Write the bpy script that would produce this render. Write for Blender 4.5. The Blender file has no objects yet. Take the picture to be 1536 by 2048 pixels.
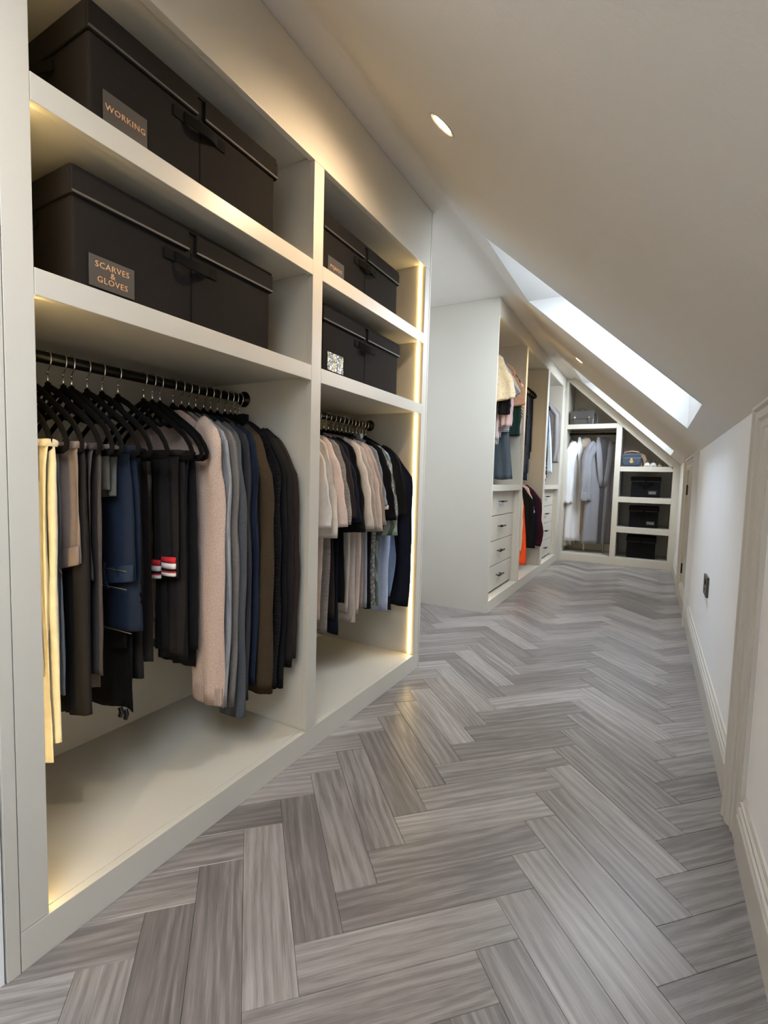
import bpy, math, random
from mathutils import Vector, Matrix
from math import sin, cos, pi, radians as R, sqrt, exp
random.seed(7)
sc = bpy.context.scene
C = sc.collection

# ---------------------------------------------------------------- camera
cam = bpy.data.cameras.new('camera'); camo = bpy.data.objects.new('camera', cam); C.objects.link(camo)
F_PX, YAW, PITCH, ROLL = 956.6152, -0.5093, -0.0699, 0.0267
fw = Vector((sin(YAW)*cos(PITCH), cos(YAW)*cos(PITCH), sin(PITCH)))
r0 = Vector((cos(YAW), -sin(YAW), 0)); u0 = r0.cross(fw)
rt = r0*cos(ROLL)+u0*sin(ROLL); up = -r0*sin(ROLL)+u0*cos(ROLL)
M = Matrix((rt, up, -fw)).transposed().to_4x4(); M.translation = (0, 0, 1.0)
camo.matrix_world = M
cam.sensor_fit = 'VERTICAL'; cam.sensor_height = 36.0; cam.sensor_width = 27.0
cam.lens = 36.0*F_PX/2048; cam.clip_start = 0.02; cam.clip_end = 200
sc.camera = camo

# ---------------------------------------------------------------- world, light, exposure
world = bpy.data.worlds.new('overcast_sky'); sc.world = world; world.use_nodes = True
bg = world.node_tree.nodes['Background']
bg.inputs['Color'].default_value = (0.79, 0.895, 1.0, 1); bg.inputs['Strength'].default_value = 16.5
sc.view_settings.view_transform = 'Standard'; sc.view_settings.look = 'None'
sc.view_settings.gamma = 1.0; sc.view_settings.use_curve_mapping = False
sc.view_settings.exposure = 0.42
sc.cycles.use_denoising = True
sc.cycles.max_bounces = 10; sc.cycles.diffuse_bounces = 6; sc.cycles.transparent_max_bounces = 12
sc.cycles.sample_clamp_indirect = 6.0
SPOT_W, LED_S = 15.0, 21.0

# ---------------------------------------------------------------- room numbers (metres)
XL, XW, XS = -1.038, 0.274, 0.254          # wardrobe fronts, right wall, skirting front
HC, HK = 2.3345, 1.249                     # flat ceiling, knee wall
TS = math.tan(R(42.3)); XK = XW-(HC-HK)/TS  # kink between flat and sloping ceiling
YS, YB = 3.4993, 6.5783
def slope_z(x): return HK+TS*(XW-x)
def portal(y0, y1):
    l = bpy.data.lights.new('sky_portal', 'AREA'); l.shape = 'RECTANGLE'; l.cycles.is_portal = True
    n = Vector((sin(R(42.3)), 0, cos(R(42.3))))
    c = Vector((-0.15, (y0+y1)/2, slope_z(-0.15)))+n*0.29
    l.size = (y1-y0); l.size_y = 1.0
    o = bpy.data.objects.new('sky_portal', l); C.objects.link(o)
    yv = Vector((-cos(R(42.3)), 0, sin(R(42.3)))); xv = yv.cross(n)
    mm = Matrix((xv, yv, n)).transposed().to_4x4(); mm.translation = c; o.matrix_world = mm
SKY = [(-.86, 0.06), (2.45, 3.43), (5.54, 6.44)]
for a in SKY: portal(*a)

# ---------------------------------------------------------------- materials
def nodes(name):
    m = bpy.data.materials.new(name); m.use_nodes = True
    nt = m.node_tree; return m, nt, nt.nodes['Principled BSDF'], nt.nodes, nt.links
def setp(b, **k):
    for n, v in k.items(): b.inputs[n.replace('_', ' ')].default_value = v
def plain(name, col, rough=0.5, metal=0.0, bump=0.0, bscale=300, var=0.0, spec=0.5, emit=None, es=0):
    m, nt, b, N, L = nodes(name)
    b.inputs['Base Color'].default_value = (*col, 1); b.inputs['Roughness'].default_value = rough
    b.inputs['Metallic'].default_value = metal; b.inputs['Specular IOR Level'].default_value = spec
    tc = N.new('ShaderNodeTexCoord')
    if var:
        no = N.new('ShaderNodeTexNoise'); no.inputs['Scale'].default_value = 6; no.inputs['Detail'].default_value = 5
        L.new(tc.outputs['Object'], no.inputs['Vector'])
        mx = N.new('ShaderNodeMix'); mx.data_type = 'RGBA'
        mx.inputs[6].default_value = (*[c*(1-var) for c in col], 1); mx.inputs[7].default_value = (*[min(1, c*(1+var)) for c in col], 1)
        L.new(no.outputs['Fac'], mx.inputs[0]); L.new(mx.outputs[2], b.inputs['Base Color'])
    if bump:
        no = N.new('ShaderNodeTexNoise'); no.inputs['Scale'].default_value = bscale; no.inputs['Detail'].default_value = 2
        L.new(tc.outputs['Object'], no.inputs['Vector'])
        bp = N.new('ShaderNodeBump'); bp.inputs['Strength'].default_value = bump; bp.inputs['Distance'].default_value = 0.002
        L.new(no.outputs['Fac'], bp.inputs['Height']); L.new(bp.outputs['Normal'], b.inputs['Normal'])
    if emit:
        b.inputs['Emission Color'].default_value = (*emit, 1); b.inputs['Emission Strength'].default_value = es
    return m
def lin(r, g, b):
    return tuple(((c/255)/12.92 if c <= 10 else ((c/255+0.055)/1.055)**2.4) for c in (r, g, b))
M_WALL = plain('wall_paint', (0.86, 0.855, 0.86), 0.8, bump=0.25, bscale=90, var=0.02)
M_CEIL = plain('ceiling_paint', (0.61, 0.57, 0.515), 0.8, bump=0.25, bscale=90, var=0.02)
M_TRIM = plain('trim_paint', (0.56, 0.53, 0.48), 0.35, var=0.02)
M_CAB = plain('cabinet_paint', (0.545, 0.515, 0.45), 0.38, bump=0.06, bscale=400, var=0.02)
M_REV = plain('ceiling_paint_dimmed', (0.50, 0.495, 0.48), 0.8, var=0.02)  # ceiling paint, its colour darkened to hold back strong daylight on the reveals
M_BLACK = plain('black_metal', (0.012, 0.011, 0.011), 0.32, 0.6, var=0.05)
M_VELVET = plain('black_velvet', (0.005, 0.0045, 0.0045), 0.95, spec=.12, bump=0.5, bscale=900, var=0.3)
M_CHROME = plain('chrome', (0.75, 0.72, 0.68), 0.16, 1.0, var=0.02)
M_GOLD = plain('gold_metal', (0.75, 0.55, 0.25), 0.25, 1.0, var=0.02)
M_BRONZE = plain('bronze_plate', (0.10, 0.09, 0.08), 0.35, 0.8, var=0.1)
M_BOX = plain('box_fabric', (0.0095, 0.0078, 0.0072), 0.9, spec=.18, bump=0.5, bscale=500, var=0.25)
M_BOXB = plain('box_fabric_black', (0.006, 0.006, 0.008), 0.9, spec=.18, bump=0.5, bscale=500, var=0.2)
M_STRAP = plain('strap_webbing', (0.004, 0.0035, 0.0035), 0.9, spec=.15, bump=0.6, bscale=800, var=0.2)
M_CARD = plain('label_card', (0.055, 0.050, 0.047), 0.35, var=0.1)
M_INK = plain('copper_ink', (0.55, 0.30, 0.15), 0.6, var=0.05)
M_INKW = plain('grey_ink', (0.35, 0.33, 0.32), 0.6, var=0.05)
M_FOIL = plain('clear_pocket', (0.65, 0.70, 0.75), 0.08, 0.7, bump=1.0, bscale=40, var=0.2)
for n_ in M_FOIL.node_tree.nodes:
    if n_.type == 'BUMP': n_.inputs['Distance'].default_value = .03
M_LED = plain('led_diffuser', (0.9, 0.8, 0.6), 0.5, emit=(1.0, 0.72, 0.30), es=LED_S)
M_LAMP = plain('lamp_glow', (1, 0.9, 0.7), 0.5, emit=(1.0, 0.66, 0.32), es=60.0)
M_DARK = plain('dark_gap', (0.02, 0.018, 0.016), 0.8, var=0.05)

def wood():
    m, nt, b, N, L = nodes('herringbone_plank')
    tc = N.new('ShaderNodeTexCoord'); oi = N.new('ShaderNodeObjectInfo')
    def math_(op, a=None, bv=None, i0=None, i1=None):
        n = N.new('ShaderNodeMath'); n.operation = op
        if i0 is not None: L.new(i0, n.inputs[0])
        elif a is not None: n.inputs[0].default_value = a
        if i1 is not None: L.new(i1, n.inputs[1])
        elif bv is not None: n.inputs[1].default_value = bv
        return n.outputs[0]
    off = math_('MULTIPLY', bv=53.0, i0=oi.outputs['Random'])
    cmb = N.new('ShaderNodeCombineXYZ'); L.new(off, cmb.inputs[0]); L.new(off, cmb.inputs[1]); L.new(off, cmb.inputs[2])
    add = N.new('ShaderNodeVectorMath'); add.operation = 'ADD'; L.new(tc.outputs['Object'], add.inputs[0]); L.new(cmb.outputs[0], add.inputs[1])
    def noise(sx, sy, det, dist=0.0, rough=0.6):
        mp = N.new('ShaderNodeMapping'); mp.inputs['Scale'].default_value = (sx, sy, 1); L.new(add.outputs[0], mp.inputs['Vector'])
        n = N.new('ShaderNodeTexNoise'); n.inputs['Scale'].default_value = 1; n.inputs['Detail'].default_value = det
        n.inputs['Distortion'].default_value = dist; n.inputs['Roughness'].default_value = rough
        L.new(mp.outputs[0], n.inputs['Vector']); return n.outputs['Fac']
    broad = noise(1.6, 16, 4, 1.2, 0.55)
    fine = noise(4, 130, 5, 0.8, 0.7); fine2 = noise(12, 430, 3, 0.3, 0.7)
    # growth-ring bands
    mp = N.new('ShaderNodeMapping'); mp.inputs['Scale'].default_value = (0.9, 5.5, 1); L.new(add.outputs[0], mp.inputs['Vector'])
    wv = N.new('ShaderNodeTexWave'); wv.bands_direction = 'Y'; wv.inputs['Scale'].default_value = 2.2
    wv.inputs['Distortion'].default_value = 16.0; wv.inputs['Detail'].default_value = 4; wv.inputs['Detail Scale'].default_value = 0.7
    L.new(mp.outputs[0], wv.inputs['Vector'])
    s1 = math_('MULTIPLY', bv=0.40, i0=broad)
    s2 = math_('ADD', i0=math_('MULTIPLY', bv=0.32, i0=fine), i1=math_('MULTIPLY', bv=0.34, i0=fine2))
    s3 = math_('MULTIPLY', bv=0.11, i0=wv.outputs['Fac'])
    s = math_('ADD', i0=s1, i1=s2); s = math_('ADD', i0=s, i1=s3)
    rnd = math_('MULTIPLY', bv=0.22, i0=oi.outputs['Random']); s = math_('ADD', i0=s, i1=rnd)
    s = math_('SUBTRACT', bv=0.200, i0=s)
    cr = N.new('ShaderNodeValToRGB'); e = cr.color_ramp.elements
    e[0].position = 0.24; e[0].color = (0.098, 0.086, 0.082, 1)
    e[1].position = 0.84; e[1].color = (0.48, 0.447, 0.428, 1)
    k = e.new(0.42); k.color = (0.170, 0.151, 0.144, 1)
    k = e.new(0.60); k.color = (0.295, 0.269, 0.257, 1)
    L.new(s, cr.inputs[0]); L.new(cr.outputs[0], b.inputs['Base Color'])
    b.inputs['Roughness'].default_value = 0.33
    bp = N.new('ShaderNodeBump'); bp.inputs['Strength'].default_value = 0.25; bp.inputs['Distance'].default_value = 0.001
    L.new(fine2, bp.inputs['Height']); L.new(bp.outputs['Normal'], b.inputs['Normal'])
    return m
M_WOOD = wood()
M_SUB = plain('plank_joint', (0.06, 0.052, 0.05), 0.8, var=0.1)

def glass():
    m = bpy.data.materials.new('skylight_glass'); m.use_nodes = True; nt = m.node_tree; nt.nodes.clear()
    o = nt.nodes.new('ShaderNodeOutputMaterial'); t = nt.nodes.new('ShaderNodeBsdfTransparent'); g = nt.nodes.new('ShaderNodeBsdfGlossy')
    g.inputs['Roughness'].default_value = 0.02; 
    mx = nt.nodes.new('ShaderNodeMixShader'); mx.inputs[0].default_value = 0.05; nt.links.new(t.outputs[0], mx.inputs[1]); nt.links.new(g.outputs[0], mx.inputs[2])
    nt.links.new(mx.outputs[0], o.inputs[0]); return m
M_GLASS = glass()

CLOTH = {}
def cloth(name, col, pat=None, col2=(0.8, 0.8, 0.8), sc_=1.0, rough=0.92, bump=0.5):
    if name in CLOTH: return CLOTH[name]
    m, nt, b, N, L = nodes(name)
    setp(b, Roughness=rough); b.inputs['Specular IOR Level'].default_value = 0.12
    tc = N.new('ShaderNodeTexCoord'); no = N.new('ShaderNodeTexNoise'); L.new(tc.outputs['Object'], no.inputs['Vector'])
    no.inputs['Scale'].default_value = 260 if pat == 'melange' else 45; no.inputs['Detail'].default_value = 3
    v = 0.35 if pat == 'melange' else 0.16
    mx = N.new('ShaderNodeMix'); mx.data_type = 'RGBA'
    mx.inputs[6].default_value = (*[c*(1-v) for c in col], 1); mx.inputs[7].default_value = (*[min(1, c*(1+v)) for c in col], 1)
    L.new(no.outputs['Fac'], mx.inputs[0]); out = mx.outputs[2]
    fac = None
    def wave(direction, scale, dist=0.0, rot=0.0):
        mp = N.new('ShaderNodeMapping'); mp.inputs['Rotation'].default_value = (0, rot, 0); L.new(tc.outputs['Object'], mp.inputs['Vector'])
        w = N.new('ShaderNodeTexWave'); w.bands_direction = direction; w.inputs['Scale'].default_value = scale; w.inputs['Distortion'].default_value = dist
        L.new(mp.outputs[0], w.inputs['Vector']); return w.outputs['Fac']
    def step(f, p, wd=0.04):
        r = N.new('ShaderNodeMapRange'); r.inputs[1].default_value = p-wd; r.inputs[2].default_value = p+wd; L.new(f, r.inputs[0]); return r.outputs[0]
    if pat == 'stripe_h': fac = step(wave('Z', 14*sc_), 0.5)
    elif pat == 'stripe_v': fac = step(wave('X', 14*sc_), 0.5)
    elif pat == 'stripe_d': fac = step(wave('X', 9*sc_, 0, R(35)), 0.55)
    elif pat == 'leaf':
        fac = step(wave('X', 5*sc_, 14, R(30)), 0.6)
    elif pat == 'dots':
        vo = N.new('ShaderNodeTexVoronoi'); vo.inputs['Scale'].default_value = 90*sc_; L.new(tc.outputs['Object'], vo.inputs['Vector']); fac = step(vo.outputs['Distance'], 0.3)
    elif pat == 'paisley':
        vo = N.new('ShaderNodeTexVoronoi'); vo.feature = 'DISTANCE_TO_EDGE'; vo.inputs['Scale'].default_value = 45*sc_; L.new(tc.outputs['Object'], vo.inputs['Vector']); fac = step(vo.outputs['Distance'], 0.12)
    if fac is not None:
        m2 = N.new('ShaderNodeMix'); m2.data_type = 'RGBA'; L.new(fac, m2.inputs[0]); L.new(out, m2.inputs[6]); m2.inputs[7].default_value = (*col2, 1); out = m2.outputs[2]
    L.new(out, b.inputs['Base Color'])
    if pat in ('rib', 'melange', 'denim', 'waffle') or bump:
        h = no.outputs['Fac']
        if pat == 'rib': h = wave('X', 60, 0.5)
        if pat == 'waffle': h = wave('Z', 55, 1.0)
        if pat == 'denim': h = wave('X', 150, 2.0, R(40))
        bp = N.new('ShaderNodeBump'); bp.inputs['Strength'].default_value = bump; bp.inputs['Distance'].default_value = 0.003
        L.new(h, bp.inputs['Height']); L.new(bp.outputs['Normal'], b.inputs['Normal'])
    CLOTH[name] = m
    return m

# ---------------------------------------------------------------- mesh helpers
ORG = {}
class G:
    def __init__(s): s.v = []; s.f = []
    def box(s, x0, x1, y0, y1, z0, z1):
        n = len(s.v)
        for z in (z0, z1):
            s.v += [(x0, y0, z), (x1, y0, z), (x1, y1, z), (x0, y1, z)]
        s.f += [(n+3, n+2, n+1, n), (n+4, n+5, n+6, n+7), (n, n+1, n+5, n+4), (n+1, n+2, n+6, n+5), (n+2, n+3, n+7, n+6), (n+3, n, n+4, n+7)]
        return s
    def prism(s, poly, axis, a0, a1):
        # poly: 2-D points; axis 'y' -> (x,z), 'x' -> (y,z), 'z' -> (x,y)
        n = len(s.v); k = len(poly)
        mk = {'y': lambda p, a: (p[0], a, p[1]), 'x': lambda p, a: (a, p[0], p[1]), 'z': lambda p, a: (p[0], p[1], a)}[axis]
        s.v += [mk(p, a0) for p in poly]+[mk(p, a1) for p in poly]
        s.f += [tuple(range(n, n+k)), tuple(range(n+2*k-1, n+k-1, -1))]
        s.f += [(n+i, n+k+i, n+k+(i+1) % k, n+(i+1) % k) for i in range(k)]
        return s
    def quad(s, *p):
        n = len(s.v); s.v += [tuple(q) for q in p]; s.f.append(tuple(range(n, n+len(p)))); return s
    def rings(s, rings, cap=True, closed=False):
        n = len(s.v); k = len(rings[0])
        for r in rings: s.v += [tuple(p) for p in r]
        m = len(rings)
        for i in range(m if closed else m-1):
            a = n+i*k; b = n+((i+1) % m)*k
            for j in range(k): s.f.append((a+j, a+(j+1) % k, b+(j+1) % k, b+j))
        if cap and not closed:
            s.f.append(tuple(range(n+k-1, n-1, -1))); s.f.append(tuple(range(n+(m-1)*k, n+m*k)))
        return s
    def tube(s, path, ra, rb=None, n=8, closed=False, side=None):
        P = [Vector(p) for p in path]; rs = []
        m = len(P)
        for i, p in enumerate(P):
            if closed: t = P[(i+1) % m]-P[i-1]
            else: t = P[min(i+1, m-1)]-P[max(i-1, 0)]
            t.normalize()
            sd = Vector(side) if side else (Vector((0, 1, 0)) if abs(t.y) < 0.9 else Vector((1, 0, 0)))
            nn = (sd-t*sd.dot(t)).normalized(); bb = t.cross(nn)
            a = ra[i] if isinstance(ra, (list, tuple)) else ra; b2 = a if rb is None else (rb[i] if isinstance(rb, (list, tuple)) else rb)
            rs.append([p+nn*(b2*cos(2*pi*j/n))+bb*(a*sin(2*pi*j/n)) for j in range(n)])
        return s.rings(rs, not closed, closed)
    def build(s, name, mat, parent=None, smooth=False, bevel=0.0, origin=None, sub=0):
        me = bpy.data.meshes.new(name)
        o0 = Vector(ORG[parent.name]) if parent is not None else Vector(origin or (0, 0, 0))
        me.from_pydata([tuple(Vector(v)-o0) for v in s.v], [], s.f)
        for m in (mat if isinstance(mat, (list, tuple)) else [mat]): me.materials.append(m)
        if smooth: me.polygons.foreach_set('use_smooth', [True]*len(me.polygons))
        import bmesh
        bm = bmesh.new(); bm.from_mesh(me); bmesh.ops.recalc_face_normals(bm, faces=bm.faces); bm.to_mesh(me); bm.free()
        o = bpy.data.objects.new(name, me); C.objects.link(o)
        if parent is not None: o.parent = parent
        else: o.location = o0
        ORG[o.name] = tuple(o0)
        if bevel:
            b = o.modifiers.new('bevel', 'BEVEL'); b.width = bevel; b.segments = 2; b.limit_method = 'ANGLE'; b.harden_normals = False
        if sub:
            b = o.modifiers.new('sub', 'SUBSURF'); b.levels = sub; b.render_levels = sub
        return o
def tag(o, label=None, cat=None, group=None, kind=None):
    if label: o['label'] = label
    if cat: o['category'] = cat
    if group: o['group'] = group
    if kind: o['kind'] = kind
    return o
def thing(name, loc, label, cat, group=None, rz=0.0):
    o = bpy.data.objects.new(name, None); o.empty_display_size = 0.05; C.objects.link(o)
    o.location = loc; o.rotation_euler = (0, 0, rz); ORG[o.name] = (0, 0, 0) if rz else tuple(loc)
    if rz or True: ORG[o.name] = tuple(loc) if not rz else (0, 0, 0)
    return tag(o, label, cat, group)
def lthing(name, loc, label, cat, group=None, rz=0.0):
    # parts are given in the thing's own local coordinates
    o = thing(name, loc, label, cat, group, rz); ORG[o.name] = (0, 0, 0); return o
def struct(g, name, mat, **k):
    return tag(g.build(name, mat, **k), kind='structure')
def text(body, name, size, mat, parent, loc, rot, align='CENTER', space=1.0):
    cu = bpy.data.curves.new('lettering', 'FONT'); cu.body = body; cu.size = size; cu.extrude = 0.0004; cu.align_x = align; cu.align_y = 'CENTER'
    cu.space_character = space; cu.space_line = 0.85; cu.resolution_u = 2
    tmp = bpy.data.objects.new('lettering', cu); C.objects.link(tmp)
    dg = bpy.context.evaluated_depsgraph_get(); me = bpy.data.meshes.new_from_object(tmp.evaluated_get(dg))
    bpy.data.objects.remove(tmp); me.materials.clear(); me.materials.append(mat); me.name = name
    o = bpy.data.objects.new(name, me); C.objects.link(o); o.parent = parent; o.location = loc; o.rotation_euler = rot; return o

# ---------------------------------------------------------------- floor
fl = struct(G().box(-2.2, 0.60, -1.7, 7.3, -0.10, -0.0045), 'floor', M_SUB)
l_, h_ = 0.3390, 0.0754; PL, PW = l_*sqrt(2), h_*sqrt(2)
g = G(); e = 0.0009
a, b = PL/2-0.0003, PW/2-0.0003
g.v = [(-a, -b, -0.0045), (a, -b, -0.0045), (a, b, -0.0045), (-a, b, -0.0045),
       (-a, -b, -e), (a, -b, -e), (a, b, -e), (-a, b, -e),
       (-a+e, -b+e, 0), (a-e, -b+e, 0), (a-e, b-e, 0), (-a+e, b-e, 0)]
g.f = [(0, 1, 5, 4), (1, 2, 6, 5), (2, 3, 7, 6), (3, 0, 4, 7), (4, 5, 9, 8), (5, 6, 10, 9), (6, 7, 11, 10), (7, 4, 8, 11), (8, 9, 10, 11)]
pm = bpy.data.meshes.new('plank'); pm.from_pydata(g.v, [], g.f); pm.materials.append(M_WOOD)
np_ = 0
def add_plank(x, y, rz):
    global np_
    xx0, xx1 = XL-0.17, XS+0.17
    vis = (xx0 < x < xx1 and 0.02 < y < YB+0.12) or (-1.95 < x <= xx0 and 2.05 < y < YS+0.25)
    if not vis: return
    if x-2.2*max(0, 0) < -2: return
    # leave out what the photograph cannot show (beside and behind the camera)
    d = Vector((x, y, -1.0)); zc = d.dot(fw)
    if zc < 0.25: return
    ux = d.dot(rt)/zc*F_PX; vy = -d.dot(up)/zc*F_PX
    if abs(ux) > 768+330 or vy > 1024+420: return
    o = bpy.data.objects.new('plank', pm); C.objects.link(o); o.parent = fl
    o.location = (x, y, 0); o.rotation_euler = (0, 0, rz); np_ += 1
for m in range(-4, 4):
    for n in range(-12, 50):
        ox, oy = -0.5375+2*l_*m, 0.6779+2*h_*n
        add_plank(ox+(l_-h_)/2, oy+(l_+h_)/2, pi/4)
        add_plank(ox+(3*l_-h_)/2, oy+(l_+3*h_)/2, -pi/4)
print('planks', np_)

# ---------------------------------------------------------------- shell
T = 0.12
struct(G().box(-1.85, -1.73, -1.6, 7.25, 0, HC), 'wall_left', M_WALL)
struct(G().box(-1.75, XL-0.004, -1.6, 0.405, 0, HC), 'wall_near', M_WALL)
struct(G().box(-1.85, 0.6, 7.25, 7.37, 0, HC), 'wall_back', M_WALL)
struct(G().box(-1.85, 0.6, -1.72, -1.6, 0, HC), 'wall_front', M_WALL)
# right knee wall with two door openings
D1, D2 = (0.78, 1.60, 1.115), (4.14, 5.02, 1.145)
g = G()
def wr(y0, y1, z0, z1): g.box(XW, XW+T, y0, y1, z0, z1)
wr(-1.6, D1[0], 0, HK); wr(D1[1], D2[0], 0, HK); wr(D2[1], 7.25, 0, HK)
for d in (D1, D2): wr(d[0], d[1], d[2], HK)
struct(g, 'wall_right', M_WALL)
# ceiling: flat strip, rounded kink, slope with skylight openings
TX, BX = -0.82, 0.165
g = G()
g.box(-1.85, XK-0.03, -1.6, 7.25, HC, HC+0.08)
def slab(x0, x1, y0, y1):
    th = 0.05
    g.prism([(x0, slope_z(x0)), (x1, slope_z(x1)), (x1, slope_z(x1)+th), (x0, slope_z(x0)+th)], 'y', y0, y1)
# soft kink
kp = []
for i in range(9):
    t = i/8; p0 = Vector((XK-0.03, HC)); p1 = Vector((XK, HC)); p2 = Vector((XK+0.03, slope_z(XK+0.03)))
    q = p0*(1-t)**2+p1*2*t*(1-t)+p2*t*t; kp.append((q.x, q.y))
g.prism(kp+[(kp[-1][0], HC+0.08), (kp[0][0], HC+0.08)], 'y', -1.6, 7.25)
slab(XK+0.03, TX, -1.6, 7.25); slab(BX, XW+T, -1.6, 7.25)
ys = [-1.6]+[y for s in SKY for y in s]+[7.25]
for i in range(0, len(ys), 2): slab(TX, BX, ys[i], ys[i+1])
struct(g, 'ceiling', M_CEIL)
# reveals, frame and pane of every skylight
GP = 0.25
gt = (TX+GP/sin(R(42.3)), slope_z(TX)); gb = (BX, slope_z(BX)+GP/cos(R(42.3)))
for i, (y0, y1) in enumerate(SKY):
    w = bpy.data.objects.new('window_%d' % (i+1), None); C.objects.link(w); w.location = (0, y0, 0); ORG[w.name] = (0, y0, 0); w['kind'] = 'structure'
    g = G(); A, B_ = (TX, slope_z(TX)), (BX, slope_z(BX)); q = 0.03
    A = (A[0]+.0015, A[1]-.0003); B_ = (B_[0]-.0015, B_[1]+.0008); gt_ = (gt[0]+.0015, gt[1]); gb_ = (gb[0]-.0015, gb[1]); poly = [A, B_, gb_, gt_]
    g.prism(poly, 'y', y0-q, y0+.0015); g.prism(poly, 'y', y1-.0015, y1+q)
    g.prism([A, gt_, (gt[0], gt[1]+q), (A[0]-q, A[1]+q)], 'y', y0-q, y1+q)
    g.prism([B_, gb_, (gb[0]+q, gb[1]), (B_[0]+q, B_[1])], 'y', y0-q, y1+q)
    g.build('reveal', M_REV, w)
    d = Vector((gb[0]-gt[0], gb[1]-gt[1])).normalized(); n2 = Vector((sin(R(42.3)), cos(R(42.3))))
    def pt(s_, u): base = Vector(gt)+d*s_+n2*u; return (base.x, base.y)
    Ln = (Vector(gb)-Vector(gt)).length; g = G()
    for s0, s1, ya, yb in ((-.02, .05, y0-.02, y1+.02), (Ln-.05, Ln+.02, y0-.02, y1+.02), (.05, Ln-.05, y0-.02, y0+.045), (.05, Ln-.05, y1-.045, y1+.02)):
        g.prism([pt(s0, 0), pt(s1, 0), pt(s1, .05), pt(s0, .05)], 'y', ya, yb)
    g.build('window_frame', M_TRIM, w)
    G().prism([pt(.05, .02), pt(Ln-.05, .02), pt(Ln-.05, .026), pt(.05, .026)], 'y', y0+.045, y1-.045).build('pane', M_GLASS, w)

# skirting boards with moulded top
def skirt_profile(xf, xw):
    return [(xw, 0), (xf, 0), (xf, .098), (xf+.0015, .102), (xf+.007, .104), (xf+.007, .109), (xf+.002, .111), (xf+.001, .117), (xf+.003, .122), (xf+.010, .124), (xf+.010, .129), (xf+.006, .131), (xf+.006, .138), (xf+.012, .141), (xf+.012, .145), (xf+.015, .152), (xw, .153)]
ske = [(-1.6, D1[1]-0.012), (D1[1]+0.155, D2[0]-0.15), (D2[0]-0.008, D2[1]+0.01), (D2[1]+0.15, YB)]
for y0, y1 in ske:
    struct(G().prism(skirt_profile(XS, XW), 'y', y0, y1), 'baseboard_right', M_TRIM)
# doors with moulded architraves
def arch_profile(w):   # (distance from opening, projection)
    return [(0, 0), (0, .012), (w*.08, .012), (w*.12, .016), (w*.42, .016), (w*.46, .020), (w*.62, .020), (w*.68, .027), (w*.80, .030), (w*.88, .026), (w*.93, .034), (w, .034), (w, 0)]
for k, (y0, y1, zt) in enumerate((D1, D2)):
    w = bpy.data.objects.new('door_%d' % (k+1), None); C.objects.link(w); w.location = (XW, y0, 0); ORG[w.name] = (XW, y0, 0); w['kind'] = 'structure'
    G().box(XW+.0005, XW+.034, y0+.003, y1-.003, .008, zt-.004).build('door_leaf', M_TRIM if k else M_WALL, w, bevel=.001)
    W = .145
    for s, ye in ((1, y1), (-1, y0)):
        g = G(); g.prism([(ye+s*d, XW-p) for d, p in arch_profile(W)], 'z', 0, 0)
        g.v = [(v[1], v[0], 0.0) for v in g.v]   # to x, y
        g = G(); pr = [(XW-p, ye+s*d) for d, p in arch_profile(W)]
        n = len(pr)
        ztop = lambda d: zt+d*0.80
        bot = [(x, y, 0) for x, y in pr]; top = [(x, y, ztop(abs(y-ye))) for x, y in pr]
        g.v = bot+top; g.f = [tuple(range(n)), tuple(range(2*n-1, n-1, -1))]+[(i, n+i, n+(i+1) % n, (i+1) % n) for i in range(n)]
        g.build('architrave', M_TRIM, w)
    g = G(); pr = arch_profile(W); n = len(pr)
    lo = [(XW-p, y0-d, zt+d*.80) for d, p in pr]; hi = [(XW-p, y1+d, zt+d*.80) for d, p in pr]
    g.v = lo+hi; g.f = [tuple(range(n)), tuple(range(2*n-1, n-1, -1))]+[(i, n+i, n+(i+1) % n, (i+1) % n) for i in range(n)]
    g.build('architrave', M_TRIM, w)
    for z in (.27, .97):
        if k: G().box(XW-.012, XW+.006, y1-.012, y1+.004, z-.045, z+.045).build('hinge', M_BLACK, w)
# dark bronze socket plate
so = thing('wall_socket', (XW, 2.93, .50), 'dark bronze wall socket plate on the white knee wall', 'socket')
G().box(XW-.011, XW, 2.85, 3.00, .447, .548).build('faceplate', M_BRONZE, so, bevel=.0015)
G().box(XW-.014, XW-.011, 2.90, 2.925, .505, .53).build('rocker_switch', M_BLACK, so); G().box(XW-.013, XW-.011, 2.935, 2.95, .47, .48).build('socket_hole', M_BLACK, so)

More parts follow.
